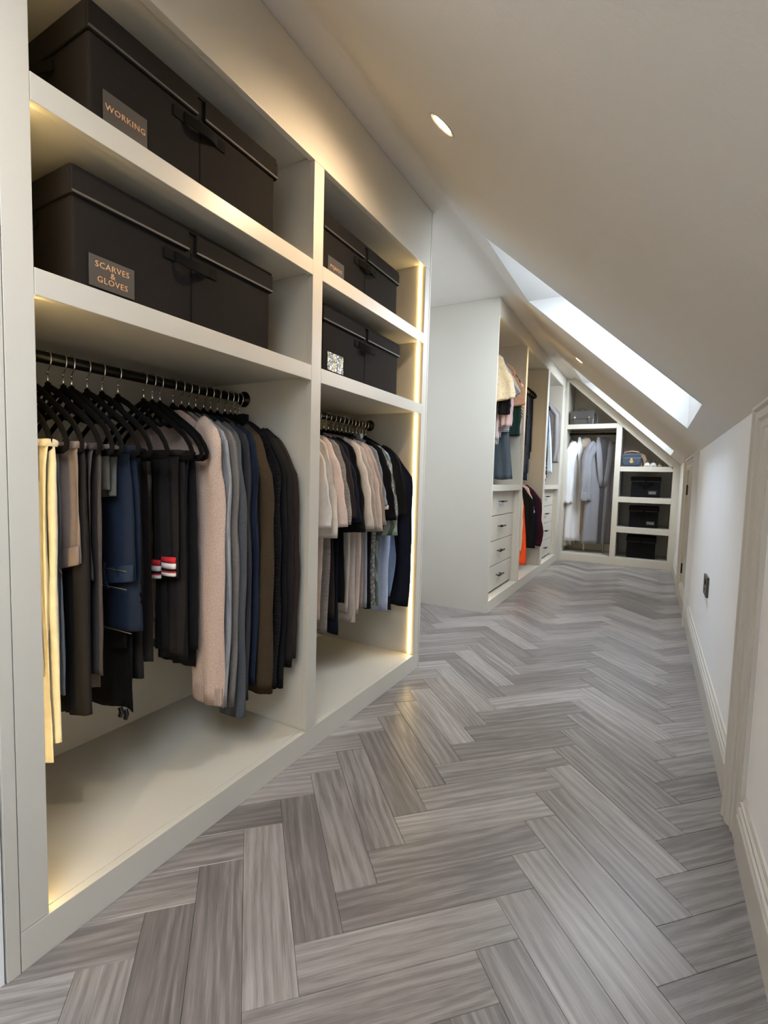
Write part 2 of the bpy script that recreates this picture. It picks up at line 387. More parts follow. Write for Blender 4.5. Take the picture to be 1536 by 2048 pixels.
# ---------------------------------------------------------------- recessed downlights in the slope
NS = Vector((-sin(R(42.3)), 0, -cos(R(42.3))))      # slope normal into the room
for i, (lx, ly, lab) in enumerate(((-.603, 1.37, 'round recessed spotlight in the sloping ceiling opposite the near shelving'),
                                   (-.608, 4.44, 'small recessed spotlight in the slope between the two skylights'),
                                   (-.603, -.30, 'recessed spotlight in the slope behind the viewpoint'))):
    p = Vector((lx, ly, slope_z(lx)))
    t = thing('downlight', tuple(p), lab, 'ceiling light')
    u_ = Vector((0, 1, 0)); v_ = NS.cross(u_)
    def ring(r, d, n=32): return [p+NS*d+u_*(r*cos(2*pi*j/n))+v_*(r*sin(2*pi*j/n)) for j in range(n)]
    G().rings([ring(.046, -.002), ring(.047, .002), ring(.044, .0035), ring(.038, .001), ring(.034, -.002)], cap=False).build('bezel', M_CEIL, t, smooth=True)
    G().rings([ring(.033, .0005), ring(.001, .0005)], cap=True).build('lens', M_LAMP, t)
    l = bpy.data.lights.new('spot_lamp', 'SPOT'); l.energy = SPOT_W; l.color = (1.0, .76, .50); l.spot_size = R(150); l.spot_blend = .6; l.shadow_soft_size = .03
    o = bpy.data.objects.new('spot_lamp', l); C.objects.link(o); o.parent = t
    o.location = NS*.012; o.rotation_euler = NS.to_track_quat('-Z', 'Y').to_euler()

# ---------------------------------------------------------------- wardrobes
def part(name, par, *bx, mat=M_CAB, bevel=.0012, **k):
    g = G()
    for q in bx: g.box(*q)
    return g.build(name, mat, par, bevel=bevel, **k)
XB = -1.62   # inner back
def rail(par, y0, y1, x, z, r=.0148):
    o = G().tube([(x, y0, z), (x, y1, z)], r, n=20).build('hanging_rail', M_BLACK, par, smooth=True)
    for ye, s in ((y0, 1), (y1, -1)):
        G().tube([(x, ye, z), (x, ye+s*.004, z), (x, ye+s*.006, z), (x, ye+s*.022, z), (x, ye+s*.024, z)], [.029, .029, .021, .019, .016], n=20).build('flange', M_BLACK, o, smooth=True)
def led(par, y0, y1, x, segs):
    for z0, z1 in segs: part('led_strip', par, (x-.0028, x+.0028, y0, y1, z0+.006, z1-.006), mat=M_LED, bevel=0)
# near wardrobe
Y0, A0, A1, B0, B1, YE = .4325, .4835, 1.3255, 1.3792, 2.2161, 2.268
w1 = thing('wardrobe', (XL, Y0, 0), 'tall off-white open wardrobe nearest the viewer with two bays, four box shelves and clothes rails', 'wardrobe')
FT = .022
part('stile', w1, (XL-FT, XL, Y0, A0, .0841, 2.0475))
part('stile', w1, (XL-FT, XL, A1, B0, .0841, 2.0475))
part('stile', w1, (XL-FT, XL, B1, YE, .0841, 2.0475))
part('end_panel', w1, (-1.70, XL+.001, .408, Y0-.0015, 0, HC-.001))
part('end_panel', w1, (-1.70, XL+.0005, YE+.003, YE+.015, 0, HC-.001))
part('fascia', w1, (XL-FT, XL, Y0, YE, 2.0485, HC-.003))
part('plinth', w1, (XL-FT, XL, Y0, YE, 0, .083))
part('back_panel', w1, (XB-.015, XB, Y0, YE, .05, HC-.01))
for y0, y1 in ((Y0+.001, A0), (A1, B0), (B1, YE)):
    part('side_panel', w1, (XB, XL-FT-.0005, y0+.001, y1-.001, .05, HC-.02))
for y0, y1 in ((A0, A1), (B0, B1)):
    part('base_board', w1, (XB, XL-FT-.0005, y0, y1, .05, .0841))
    part('top_board', w1, (XB, XL-FT-.0005, y0, y1, 2.062, 2.085))
    for zb, zt in ((1.3291, 1.3799), (1.678, 1.7282)):
        part('shelf', w1, (XB, XL-FT-.0005, y0, y1, zb+.010, zt))
        part('shelf_lipping', w1, (XL-FT, XL, y0+.0006, y1-.0006, zb, zt))
rail(w1, A0, A1, -1.352, 1.281); rail(w1, B0, B1, -1.338, 1.279)
SEG = [(.0841, 1.339), (1.3799, 1.688), (1.7282, 2.062)]
led(w1, A0, A0+.005, XL-.028, SEG); led(w1, B1-.005, B1, XL-.028, SEG)

# middle wardrobe with drawers
FA0, FA1, FB0, FB1, FC0, FC1 = 3.517, 4.395, 4.447, 5.392, 5.484, 6.36
w2 = thing('wardrobe', (XL, YS, 0), 'off-white open wardrobe farther along the left wall with two drawer stacks and three bays', 'wardrobe')
part('end_panel', w2, (-1.725, XL-.0005, YS, YS+.016, 0, HC-.001))
part('stile', w2, (XL-FT, XL, YS+.016, FA0, .0905, 2.2095)); part('stile', w2, (XL-FT, XL, FA1, FB0, .0905, 2.2095))
part('stile', w2, (XL-FT, XL, FB1, FC0, .0905, 2.2095)); part('stile', w2, (XL-FT, XL, FC1, YB-.001, .0905, 2.2095))
part('fascia', w2, (XL-FT, XL, YS+.016, YB-.001, 2.2105, HC-.003)); part('plinth', w2, (XL-FT, XL, YS+.016, YB-.001, 0, .0895))
part('back_panel', w2, (XB-.015, XB, YS+.016, YB, .05, HC-.01))
for y0, y1 in ((YS+.0165, FA0), (FA1, FB0), (FB1, FC0), (FC1, YB)):
    part('side_panel', w2, (XB, XL-FT-.0005, y0, y1, .05, HC-.02))
for y0, y1 in ((FA0, FA1), (FB0, FB1), (FC0, FC1)):
    part('base_board', w2, (XB, XL-FT-.0005, y0, y1, .05, .0905)); part('top_board', w2, (XB, XL-FT-.0005, y0, y1, 2.222, 2.245))
    led(w2, y0, y0+.005, XL-.028, [(.0905, .92), (.975, 2.222)] if y0 != FB0 else [(.0905, 2.222)])
XD = -1.098
for y0, y1 in ((FA0, FA1), (FC0, FC1)):
    part('shelf', w2, (XB, XL-FT-.0005, y0, y1, .940, .972)); part('shelf_lipping', w2, (XL-FT, XL, y0+.0006, y1-.0006, .927, .975))
    part('drawer_carcass', w2, (XB, XD-.022, y0+.002, y1-.002, .092, .93), mat=M_DARK)
    for k in range(4):
        z0 = .112+.2045*k; z1 = z0+.2000
        d = part('drawer', w2, (XD-.02, XD, y0+.004, y1-.004, z0, z1-.0015), bevel=.001)
        yc = (y0+y1)/2; zc = (z0+z1)/2+.012
        g = G().tube([(XD+.032, yc-.075, zc), (XD+.032, yc+.075, zc)], .0065, n=12)
        for dy in (-.045, .045): g.tube([(XD, yc+dy, zc), (XD+.032, yc+dy, zc)], .0045, n=10)
        g.build('handle', M_BLACK, d, smooth=True)
rail(w2, FA0, FA1, -1.345, 2.13); rail(w2, FB0, FB1, -1.345, 2.13); rail(w2, FB0, FB1, -1.345, 1.085); rail(w2, FC0, FC1, -1.345, 2.13)

# back wardrobe under the slope
w3 = thing('wardrobe', (-.4, YB, 0), 'off-white shelving built into the far gable under the sloping ceiling', 'wardrobe')
def bp(name, *bx, **k): return part(name, w3, *bx, **k)
YI = YB+.55
X0, X1, X2, X3, X4, X5 = XL+.0005, -1.003, -.425, -.362, .200, XW-.0005
CUT = .118
def zin(x): return slope_z(x)-CUT
G().prism([(X0, .0955), (X1, .0955), (X1, zin(X1)), (X1, slope_z(X1)-.002 if slope_z(X1) < HC else HC-.003), (XK, HC-.003), (X0, HC-.003)], 'y', YB, YB+FT).build('stile', M_CAB, w3)
G().prism([(X2, .0955), (X3, .0955), (X3, zin(X3)), (X2, zin(X2))], 'y', YB, YB+FT).build('stile', M_CAB, w3, bevel=.001)
G().prism([(X4, .0955), (X5, .0955), (X5, HK-.002), (X4, slope_z(X4)-.003)], 'y', YB, YB+FT).build('stile', M_CAB, w3, bevel=.001)
G().prism([(X1, zin(X1)), (X4, zin(X4)), (X4, slope_z(X4)-.003), (XK, HC-.003), (X1, HC-.003)], 'y', YB, YB+FT).build('sloping_rail', M_CAB, w3, bevel=.001)
bp('plinth', (X0, X5, YB, YB+FT, 0, .095)); bp('base_board', (X0, X5, YB+FT+.0005, YI, .06, .0955))
for x0, x1, zb, zt in ((X1, X2, 1.697, 1.755), (X3, X4, 1.165, 1.225), (X3, X4, .786, .852), (X3, X4, .411, .478)):
    bp('shelf_lipping', (x0+.0006, x1-.0006, YB, YB+FT, zb, zt)); bp('shelf', (x0, x1, YB+FT+.0005, YI, zb+.014, zt))
G().prism([(X0, .05), (X5, .05), (X5, HK-.01), (XK, HC-.01), (X0, HC-.01)], 'y', YI, YI+.015).build('back_panel', M_CAB, w3)
G().prism([(X0, .05), (X1, .05), (X1, HC-.01), (X0, HC-.01)], 'y', YB+FT+.0005, YI).build('side_panel', M_CAB, w3)
G().prism([(X2, .05), (X3, .05), (X3, zin(X3)+.02), (X2, zin(X2)+.02)], 'y', YB+FT+.0005, YI).build('side_panel', M_CAB, w3)
G().prism([(X4, .05), (X5, .05), (X5, HK-.01), (X4, HK+.03)], 'y', YB+FT+.0005, YI).build('side_panel', M_CAB, w3)
rr = G().tube([(X1, YB+.27, 1.655), (X2, YB+.27, 1.655)], .0148, n=16).build('hanging_rail', M_BLACK, w3, smooth=True)

exec_parts = True
# ---------------------------------------------------------------- storage boxes
def storage_box(loc, W, D, H, label, group, text_=None, foil=False, mat=M_BOX, rz=0.0, scr=None, lside=-1):
    """Local frame: front faces +x, width along y, origin at the bottom centre of the front."""
    t = lthing('storage_box', loc, label, 'storage box', group, rz)
    LH = .062
    g = G(); pr = []
    def rr_(x0, x1, y0, y1, z, r=.008):
        pts = []
        for cx, cy, a0 in ((x1-r, y1-r, 0), (x0+r, y1-r, 90), (x0+r, y0+r, 180), (x1-r, y0+r, 270)):
            for k in range(4): a = R(a0+30*k); pts.append((cx+r*cos(a), cy+r*sin(a), z))
        return pts
    g.rings([rr_(-D, 0, -W/2, W/2, z) for z in (0.001, H*.4, H*.8, H-.012)])
    body = g.build('box_body', mat, t)
    gl = G(); gl.rings([rr_(-D-.006, .006, -W/2-.006, W/2+.006, z) for z in (H-.013, H-.003)]+[rr_(-D, .0, -W/2, W/2, H)])
    lid = gl.build('lid', mat, t)
    g = G()
    nt = .012
    g.box(.001, .008, -W/2-.005, -nt, H-LH, H-.012); g.box(.001, .008, nt, W/2+.005, H-LH, H-.012)
    g.box(-D-.005, .001, -W/2-.007, -W/2-.001, H-LH, H-.012); g.box(-D-.005, .001, W/2+.001, W/2+.007, H-LH, H-.012)
    g.build('lid_skirt', mat, lid, bevel=.002)
    g = G(); g.box(.007, .0095, -W/2-.004, -nt, H-LH+.002, H-LH+.007); g.box(.007, .0095, nt, W/2+.004, H-LH+.002, H-LH+.007)
    g.build('piping', plain('piping', (.06, .055, .05), .6), lid) if 'piping' not in bpy.data.materials else g.build('piping', bpy.data.materials['piping'], lid)
    G().box(-.001, .0015, -.0012, .0012, .002, H-LH).build('seam', M_STRAP, body)
    # strap handle on the front and on each end
    zc = H-LH-.028
    g = G(); hw = .052
    g.box(.001, .004, -hw-.03, -hw+.004, zc-.013, zc+.013); g.box(.001, .004, hw-.004, hw+.03, zc-.013, zc+.013)
    pth = [(.004+.026*sin(pi*k/10), -hw+2*hw*k/10, zc-.016*sin(pi*k/10)) for k in range(11)]
    rs = [[(x, y, z-.012), (x+.003, y, z-.012), (x+.003, y, z+.012), (x, y, z+.012)] for x, y, z in pth]
    g.rings(rs); g.build('strap_handle', M_STRAP, t)
    for s in ((-1, 1) if W > .4 else ()):
        g = G(); yb = s*(W/2+.001)
        pth = [(-D/2-hw+2*hw*k/10, yb+s*(.004+.024*sin(pi*k/10)), zc-.014*sin(pi*k/10)) for k in range(11)]
        g.rings([[(x, y, z-.012), (x, y+s*.003, z-.012), (x, y+s*.003, z+.012), (x, y, z+.012)] for x, y, z in pth])
        g.build('strap_handle', M_STRAP, t)
    ly = lside*W*.36
    if text_ or foil or scr:
        lw, lh, lz = (.105, .068, .072 if text_ == 'WORKING' else .060) if not scr else (.085, .045, .060)
        if scr: ly = lside*W*.24
        cd = G().box(.001, .003, ly-lw/2, ly+lw/2, lz-lh/2, lz+lh/2).build('label_pocket', M_FOIL if foil else M_CARD, t, bevel=.0008)
        if text_:
            text(text_, 'handwriting', .0185, M_INK, cd, (.0034, ly, lz), (pi/2, 0, pi/2), space=1.1)
        if scr:
            g = G(); random.seed(scr)
            for k in range(9):
                yy = ly-.034+k*.0082; z0 = lz-.012+random.uniform(-.004, .004)
                g.box(.0032, .0036, yy, yy+.0028, z0, z0+random.uniform(.012, .022)); g.box(.0032, .0036, yy, yy+.0068, z0+random.uniform(.0, .016), z0+.019)
            g.build('handwriting', M_INKW, cd)
    return t
GB = 'dark fabric storage boxes on the wardrobe shelves'
storage_box((-1.10, .914, 1.7282), .575, .36, .268, 'dark fabric storage box labelled WORKING on the topmost shelf of the near bay', GB, 'WORKING')
storage_box((-1.10, .886, 1.3799), .597, .36, .262, 'dark fabric storage box labelled SCARVES & GLOVES above the clothes rail of the near bay', GB, 'SCARVES\n&\nGLOVES')
storage_box((-1.10, 1.750, 1.7282), .58, .36, .238, 'dark fabric storage box labelled PYJAMAS on the topmost shelf of the second bay', GB, 'PYJAMAS')
storage_box((-1.10, 1.765, 1.3799), .60, .36, .262, 'dark fabric storage box with a shiny blank plastic label on the second bay shelf', GB, foil=True)
GB2 = 'small black storage boxes on the far gable shelves'
for z, k, lb in ((.852, 3, 'small black storage box on the uppermost of the three far box shelves'), (.478, 5, 'small black storage box on the middle of the three far box shelves'), (.0955, 0, 'small black storage box without a label on the lowest far shelf')):
    t = storage_box((-.075+(.0 if k else -.01), YB+.13, z), .315, .33, .255 if z > .6 else .262, lb, GB2, scr=k or None, mat=M_BOXB, rz=-pi/2, lside=1)

# ---------------------------------------------------------------- hangers and clothes
def hanger(loc, yaw, label, group, HW=.222, drop=.158, rz0=0.0, bent=0):
    """Local frame: neck top at the origin, arms along x."""
    t = lthing('clothes_hanger', loc, label, 'hanger', group, rz0-R(yaw))
    drop = .165; P = [(.012, -.004), (.045, -.018), (.095, -.048), (.145, -.076), (.183, -.102), (.206, -.128), (.216, -.148), (.214, -.160), (.200, -drop)]
    right = [(x*HW/.222, 0, z) for x, z in P]
    left = [(-x, 0, z) for x, _, z in right][::-1]
    path = [(0, 0, -.001)]+right+[(0.10, 0, -drop), (0, 0, -drop), (-.10, 0, -drop)]+left
    g = G().tube(path, .0090, .0038, n=8, closed=True)
    for s in (-1, 1):   # inner notch curve near the neck
        g.tube([(s*.115, 0, -.062), (s*.078, 0, -.072), (s*.045, 0, -.060), (s*.018, 0, -.030), (0, 0, -.012)], .006, .0034, n=6)
    g.tube([(0, 0, -.012), (0, 0, .010)], .0085, .006, n=10)
    fr = g.build('hanger_frame', M_VELVET, t, smooth=True)
    # hook: stem, sideways sweep, arc over the rail (rail centre 0.071 above the neck)
    rz, rr_ = .071, .0185
    pts = [(0, 0, .008), (0, 0, .036)]
    pts += [(.0035, 0, .042), (.011, 0, .050), (.0165, 0, .058)]
    for k in range(10):
        a = R(-20+k*22); pts.append((rr_*cos(a), 0, rz+rr_*sin(a)))
    g = G().tube(pts, .0017, n=8); g.tube([(0, 0, .006), (0, 0, .034)], .0026, n=8)
    g.build('hook', M_CHROME, t, smooth=True)
    return t

from mathutils import noise as mn
def wr_(x, z, sd, amp=.0030):
    # soft vertical creases plus small wrinkles
    return amp*(mn.noise(Vector((x*26+sd*3.1, sd*1.7, z*5)))*1.3+mn.noise(Vector((x*60, sd*2.3+4, z*22)))*.45)
def body_mesh(g, Wsh, Wch, Whem, B, zn, zh, seed, neck=.26, fold=.006, nu=34, nv=30, drop=.085):
    rnd = random.Random(seed)
    ph = [rnd.uniform(0, 6.3) for _ in range(6)]; kf = [rnd.uniform(2.0, 3.4), rnd.uniform(4.2, 6.5)]
    rings = []
    for iv in range(nv+1):
        v = (iv/nv)**1.3
        ring = []
        for side in (1, -1):
            for iu in range(nu):
                u = (-1+2*iu/nu)*side*-1 if side == 1 else (-1+2*iu/nu)
                u = (1-2*iu/nu) if side == 1 else (-1+2*iu/nu)
                au = abs(u)
                zt = zn if au < neck else zn-drop*((au-neck)/(1-neck))**1.25
                z = zt+(zh-zt)*v
                if v < .2: w = Wsh+(Wch-Wsh)*(v/.2)
                else: w = Wch+(Whem-Wch)*((v-.2)/.8)
                th = B*(max(0, 1-au**2.6))**.5*(.35+.65*min(1, v*5))+.0015
                fo = fold*min(1, v*2.2)*(sin(kf[0]*pi*u+ph[0]+v*1.2)+.6*sin(kf[1]*pi*u+ph[1]-v*2)*v)
                sway = .006*sin(ph[2]+3*v)*v
                hemw = .004*sin(3*pi*u+ph[3])*v
                ring.append((w*u+.004*sin(ph[4]+7*v)*au, side*th*-1+fo+sway+wr_(w*u, z, seed+side)*min(1, v*4), z+hemw))
        rings.append(ring)
    last = [(x*.97, y*.4+rings[-1][0][1]*0, z+.004) for x, y, z in rings[-1]]
    g.rings(rings+[last]); return g
def sleeve_mesh(g, s, kind, zend, seed, wide=.055, thick=.017, out=.235, yo=-.004, n=28, bend=0.0):
    rnd = random.Random(seed+s*7); p1, p2 = rnd.uniform(0, 6), rnd.uniform(0, 6)
    if kind == 'short':
        K = [(.120, -.072), (.172, -.112), (.200, -.20), (out-.012, -.30), (out, zend)]
        rw = [wide*.75, wide*1.0, wide*1.12, wide*1.2, wide*1.25]
    else:
        K = [(.115, -.070), (.160, -.112), (out-.008, -.22), (out, -.42), (out+bend, -.42+(zend+.42)*.5), (out-.002+bend*.3, zend)]
        rw = [wide*.7, wide*.92, wide, wide*1.02, wide, wide*.95]
    m = 28; path = []; ra = []; rb = []
    for i in range(m+1):
        t = i/m*(len(K)-1); j = min(int(t), len(K)-2); f = t-j; f2 = f*f*(3-2*f)
        f_ = f if True else f2
        x = K[j][0]*(1-f_)+K[j+1][0]*f_; z = K[j][1]*(1-f_)+K[j+1][1]*f_
        path.append(Vector((s*x, yo+.004*sin(p1+i*.5), z))); ra.append((rw[j]*(1-f_)+rw[j+1]*f_)*(1+.03*sin(p2+i))); rb.append(thick*(.8+.2*min(1, i/4)))
    P = path; rs = []
    for i, p in enumerate(P):
        t = (P[min(i+1, m)]-P[max(i-1, 0)]).normalized(); nn = Vector((0, 1, 0)); bb = t.cross(nn)
        rs.append([p+nn*(rb[i]*cos(2*pi*j/n)*(1+.22*sin(3*2*pi*j/n+p1+i*.15))+.32*thick*min(1, i/9)*sin(5.5*sin(2*pi*j/n)+p1+i*.08)+.12*thick*sin(i*.85+p2+2*sin(2*pi*j/n))*max(0, 1-abs(i-13)/8)+wr_(ra[i]*sin(2*pi*j/n), p.z, seed+s*5+(1 if cos(2*pi*j/n) > 0 else 0), .0038)*min(1, i/6))+bb*(ra[i]*sin(2*pi*j/n)) for j in range(n)])
    rs.append([p+(q-p)*.85-(P[-1]-P[-2]).normalized()*.006 for q, p in zip(rs[-1], [P[-1]]*n)])
    g.rings(rs); return P[-1], ra[-1], rb[-1]
def band(p, ra, rb, h, grow=1.06, n=16):
    g = G(); g.rings([[(p[0]+ra*grow*k2*sin(2*pi*j/n), p[1]+rb*grow*k2*cos(2*pi*j/n), p[2]+dz) for j in range(n)] for dz, k2 in ((h, .97), (h*.9, 1), (h*.1, 1), (-.002, .96))]); return g

def garment(kind, label, cat, loc, yaw, mat, hem, sleeve='long', send=-.80, W=(.170, .185, .190), B=.014, group=None, seed=1, cuff=None, hemband=None, out=None, wide=.055,
            fold=.006, rz0=0.0, collar=None, buttons=None, tabs=None, hlabel=None, drop=.085, bend=0.0, lsh=0.0, hg=True):
    if sleeve == 'short': send += random.Random(seed*3).uniform(-.02, .022); wide *= random.Random(seed).uniform(.98, 1.12)
    if out is None: out = .178 if sleeve == 'long' else .228
    t = lthing(kind, loc, label, cat, group, rz0-R(yaw))
    g = G(); body_mesh(g, W[0], W[1], W[2], B, -.012, hem, seed, fold=fold, drop=drop); g.build('garment_body', mat, t, smooth=True)
    if sleeve:
        for s in (-1, 1):
            g = G(); e_ = sleeve_mesh(g, s, sleeve, send+(lsh if s < 0 else 0), seed, out=out, wide=wide, bend=bend); so_ = g.build('sleeve', mat, t, smooth=True)
            if cuff:
                band(e_[0], e_[1]*.96, e_[2], .055 if sleeve == 'long' else .018).build('cuff', cuff, so_, smooth=True)
    if hemband:
        n = 20; g = G(); g.rings([[(W[2]*1.01*sin(2*pi*j/n), (B+.004)*cos(2*pi*j/n), hem+dz) for j in range(n)] for dz in (.05, .004, -.002)]); g.build('hem_band', hemband, t, smooth=True)
    if collar:
        g = G()
        for s in (-1, 1):
            g.prism([(0, -.055), (s*.012, -.004), (s*.058, .006), (s*.066, -.030), (s*.030, -.060)], 'y', -.020, -.012)
            g.prism([(s*.008, .004), (s*.054, .010), (s*.054, -.012), (s*.008, -.008)], 'y', -.016, .016)
        g.build('collar', collar, t, bevel=.003)
    if buttons:
        for k in range(7):
            G().tube([(.0, -B-.006, -.09-.075*k), (0, -B-.009, -.09-.075*k)], .0055, n=10).build('button', buttons, t)
    if hg: hanger(loc, yaw, 'black velvet hanger carrying the '+(hlabel or label), 'velvet hangers on the rails', rz0=rz0, HW=.196)
    return t

def drape(kind, label, cat, loc, yaw, mat, x0, x1, z1, z2, group=None, seed=1, matb=None, waist=None, stitch=None, gap=.010, th=.006, fold=.005, flare=0.0, slant=0.0, hlabel=None, cuffs=None, drop=-.158, hang=True, HW=.222, split=False):
    """Cloth folded over the hanger bar: a front flap (towards -y) down to z1 and a back flap down to z2."""
    t = lthing(kind, loc, label, cat, group, -R(yaw))
    rnd = random.Random(seed)
    def flap(zb, yo, m, name, ph):
        g = G(); rings = []; nu, nv = 30, 28; sd_ = rnd.uniform(0, 90)
        for iv in range(nv+1):
            v = iv/nv; ring = []
            for side in (1, -1):
                for iu in range(nu):
                    q = iu/nu if side == 1 else 1-iu/nu
                    xx = x0+(x1-x0)*q; c = (x0+x1)/2; xx = c+(xx-c)*(1+flare*v)
                    z = drop+.008+(zb-drop-.008)*v+slant*(q-.5)*v
                    edge = min(1, 4*min(q, 1-q)+.15)
                    fo = fold*min(1, v*3+.15)*(sin(2*pi*q*1.5+ph+v)+.5*sin(2*pi*q*3.3+ph*2-v*2))
                    if split: fo -= .008*exp(-((q-.5)/.05)**2)*min(1, v*4)
                    ring.append((xx, yo*(1 if v > .06 else .55+v*7)+fo-side*th*edge+wr_(xx, z, sd_+side, .0035)*min(1, v*4), z+.003*sin(xx*40+ph)*v))
            rings.append(ring)
        g.rings(rings); return g.build(name, m, t, smooth=True)
    f1 = flap(z1, -gap, mat, 'front_fold', rnd.uniform(0, 6)); f2 = flap(z2, gap, matb or mat, 'back_fold', rnd.uniform(0, 6))
    # fold over the bar
    n = 12; g = G()
    g.rings([[(x, (gap+th)*sin(a)*k2, drop+.008+.007*max(0, cos(a))*k2-(.010 if cos(a) < 0 else 0)) for a in [2*pi*j/n for j in range(n)]] for x, k2 in ((x0-.001, .8), (x0+.006, 1), (x1-.006, 1), (x1+.001, .8))])
    g.build('top_fold', mat, t, smooth=True)
    if waist:
        c = (x0+x1)/2; hw = (x1-x0)/2*(1+flare)+.003
        n = 20; g = G(); g.rings([[(c+hw*sin(2*pi*j/n)*k2, -gap+(th+.006)*cos(2*pi*j/n)*k2, z1+dz+slant*.5*sin(2*pi*j/n)) for j in range(n)] for dz, k2 in ((.042, .97), (.04, 1), (.002, 1), (-.002, .95))])
        wb = g.build('waistband', waist, t, smooth=True)
        for xx in (c-hw*.35, c+hw*.35):
            G().tube([(xx-.004, -gap-th-.008, z1+.062), (xx, -gap-th-.015, z1+.045), (xx+.008, -gap-th-.015, z1+.01), (xx+.01, -gap-th-.008, z1-.006)], .0065, .003, n=6).build('belt_loop', waist, wb)
        if stitch:
            g = G(); g.tube([(c-hw+.01, -gap-th-.005, z1+.046), (c, -gap-th-.007, z1+.046), (c+hw-.01, -gap-th-.005, z1+.046)], .0009, n=5)
            g.tube([(c-hw+.01, -gap-th-.005, z1-.001), (c, -gap-th-.007, z1-.001), (c+hw-.01, -gap-th-.005, z1-.001)], .0012, n=5)
            g.tube([(x0+.005, gap-th-.006, z2+.012), (c, gap-th-.008, z2+.012), (x1-.005, gap-th-.006, z2+.012)], .0012, n=5)
            g.build('stitching', stitch, t)
    if cuffs:
        for (xa, xb, zz) in cuffs:
            for k, (za, zb2, mm) in enumerate(((.036, .052, 'r'), (.020, .035, 'w'), (.013, .0195, 'k'), (.008, .0125, 'r'), (-.002, .0075, 'w'))):
                c = (xa+xb)/2; hw = (xb-xa)/2; n = 14
                G().rings([[(c+hw*sin(2*pi*j/n), -gap-.012+(th+.005)*cos(2*pi*j/n), zz+z_) for j in range(n)] for z_ in (za, zb2)]).build('cuff_stripe', {'r': cloth('red_rib', (.55, .03, .04)), 'w': cloth('white_rib', (.8, .74, .68)), 'k': cloth('black_rib', (.01, .01, .012))}[mm], f1, smooth=True)
    if hang: hanger(loc, yaw, 'black velvet hanger carrying the '+(hlabel or label), 'velvet hangers on the rails', HW=HW)
    return t

ZN = 1.210; XR1 = -1.352
GT = 'trousers folded over hangers in the near bay'; GS = 'long-sleeved knitwear in the near bay'
c_cream = cloth('cream_denim', (.62, .59, .50), bump=.4); c_ltden = cloth('pale_denim', (.28, .33, .40), 'denim')
c_taupe = cloth('taupe_twill', (.200, .160, .145)); c_char = cloth('charcoal_brown_cloth', (.060, .050, .048)); c_greyc = cloth('warm_grey_cloth', (.105, .092, .080))
c_olive = cloth('olive_grey_cloth', (.12, .115, .10)); c_jean = cloth('dark_denim', (.020, .030, .055), 'denim', bump=.7); c_jean2 = cloth('mid_denim', (.035, .055, .095), 'denim', bump=.7)
c_black = cloth('black_cloth', (.009, .009, .010)); c_black2 = cloth('soft_black_cloth', (.018, .016, .016)); c_navy = cloth('navy_cloth', (.010, .012, .022)); c_navyk = cloth('navy_knit', (.016, .022, .042), 'rib')
M_STITCH = plain('ochre_thread', (.22, .16, .08), .7, var=.1); M_STITCHG = plain('grey_thread', (.30, .27, .22), .7, var=.1)
def T1(y, yaw, label, *a, **k): return drape('folded_trousers', label, 'trousers', (XR1, y, ZN), yaw, *a, group=GT, **k)
T1(.520, 0, 'pale stone trousers partly hidden behind the near upright', cloth('stone_cloth', (.50, .44, .36)), .03, .215, .62-ZN, .55-ZN, seed=3)
T1(.556, 1, 'cream yellow jeans hanging longest beside the near upright', c_cream, .085, .222, .335-ZN, .375-ZN, seed=4, split=True, fold=.006, th=.008, slant=.03, gap=.009)
T1(.586, 0, 'pale blue frayed denim trousers edge behind the cream jeans', c_ltden, .03, .168, .60-ZN, .47-ZN, seed=5, gap=.006)
T1(.618, 0, 'taupe jeans with waistband hanging down beside the cream jeans', c_taupe, .03, .212, .765-ZN, .40-ZN, seed=6, matb=c_black2, waist=c_taupe, split=True, fold=.007, slant=.04)
T1(.655, -1, 'dark grey-brown wide trousers right of the taupe jeans', c_char, .00, .208, .74-ZN, .50-ZN, seed=8, matb=c_char, fold=.009, th=.009, split=True)
T1(.692, 1, 'warm grey straight trouser leg hanging below the dark brown pair', c_greyc, -.03, .115, .60-ZN, .43-ZN, seed=7, fold=.006, th=.008, split=True)
T1(.712, 0, 'olive grey trousers with short turned-up end above the blue jeans', c_olive, .08, .180, .955-ZN, .935-ZN, seed=9, th=.010)
T1(.752, -1, 'dark blue jeans with ochre stitching', c_jean, -.06, .190, .700-ZN, .565-ZN, seed=10, matb=c_jean, waist=c_jean2, stitch=M_STITCH, slant=.04, fold=.006, th=.008, flare=.10)
tg = T1(.792, 1, 'black drawstring trousers with toggle hem below the blue jeans', c_black, -.19, .115, .50-ZN, .315-ZN, seed=11, flare=.04, slant=.03)
for dx in (.075, .10):
    G().tube([(dx, -.004, .335-ZN), (dx+.006, -.004, .322-ZN), (dx, -.004, .310-ZN)], .008, .006, n=8).build('cord_toggle', M_BLACK, tg)
T1(.838, 0, 'soft black trousers with side seam behind the blue jeans', c_black2, -.03, .110, .410-ZN, .45-ZN, seed=12, flare=.12, fold=.008)
T1(.946, -1, 'black trousers between the jeans and the striped cuffs', c_black, .04, .176, .44-ZN, .47-ZN, seed=13, fold=.008)
T1(.917, 0, 'black track trousers with red-white striped cuffs', c_black2, .045, .172, .695-ZN, .46-ZN, seed=14, cuffs=[(.050, .106, .695-ZN-.004), (.112, .172, .695-ZN+.010)], fold=.006)
T1(.972, 1, 'navy trousers left of the pink jumper', c_navy, -.02, .142, .71-ZN, .40-ZN, seed=15, matb=c_black, fold=.007, flare=.05)
def J1(y, yaw, label, mat, hem, send, **k):
    return garment(k.pop('kind', 'jumper'), label, k.pop('cat', 'jumper'), (XR1, y, ZN), yaw, mat, hem-ZN+.06, 'long', send-ZN, group=GS, lsh=.16, **k)
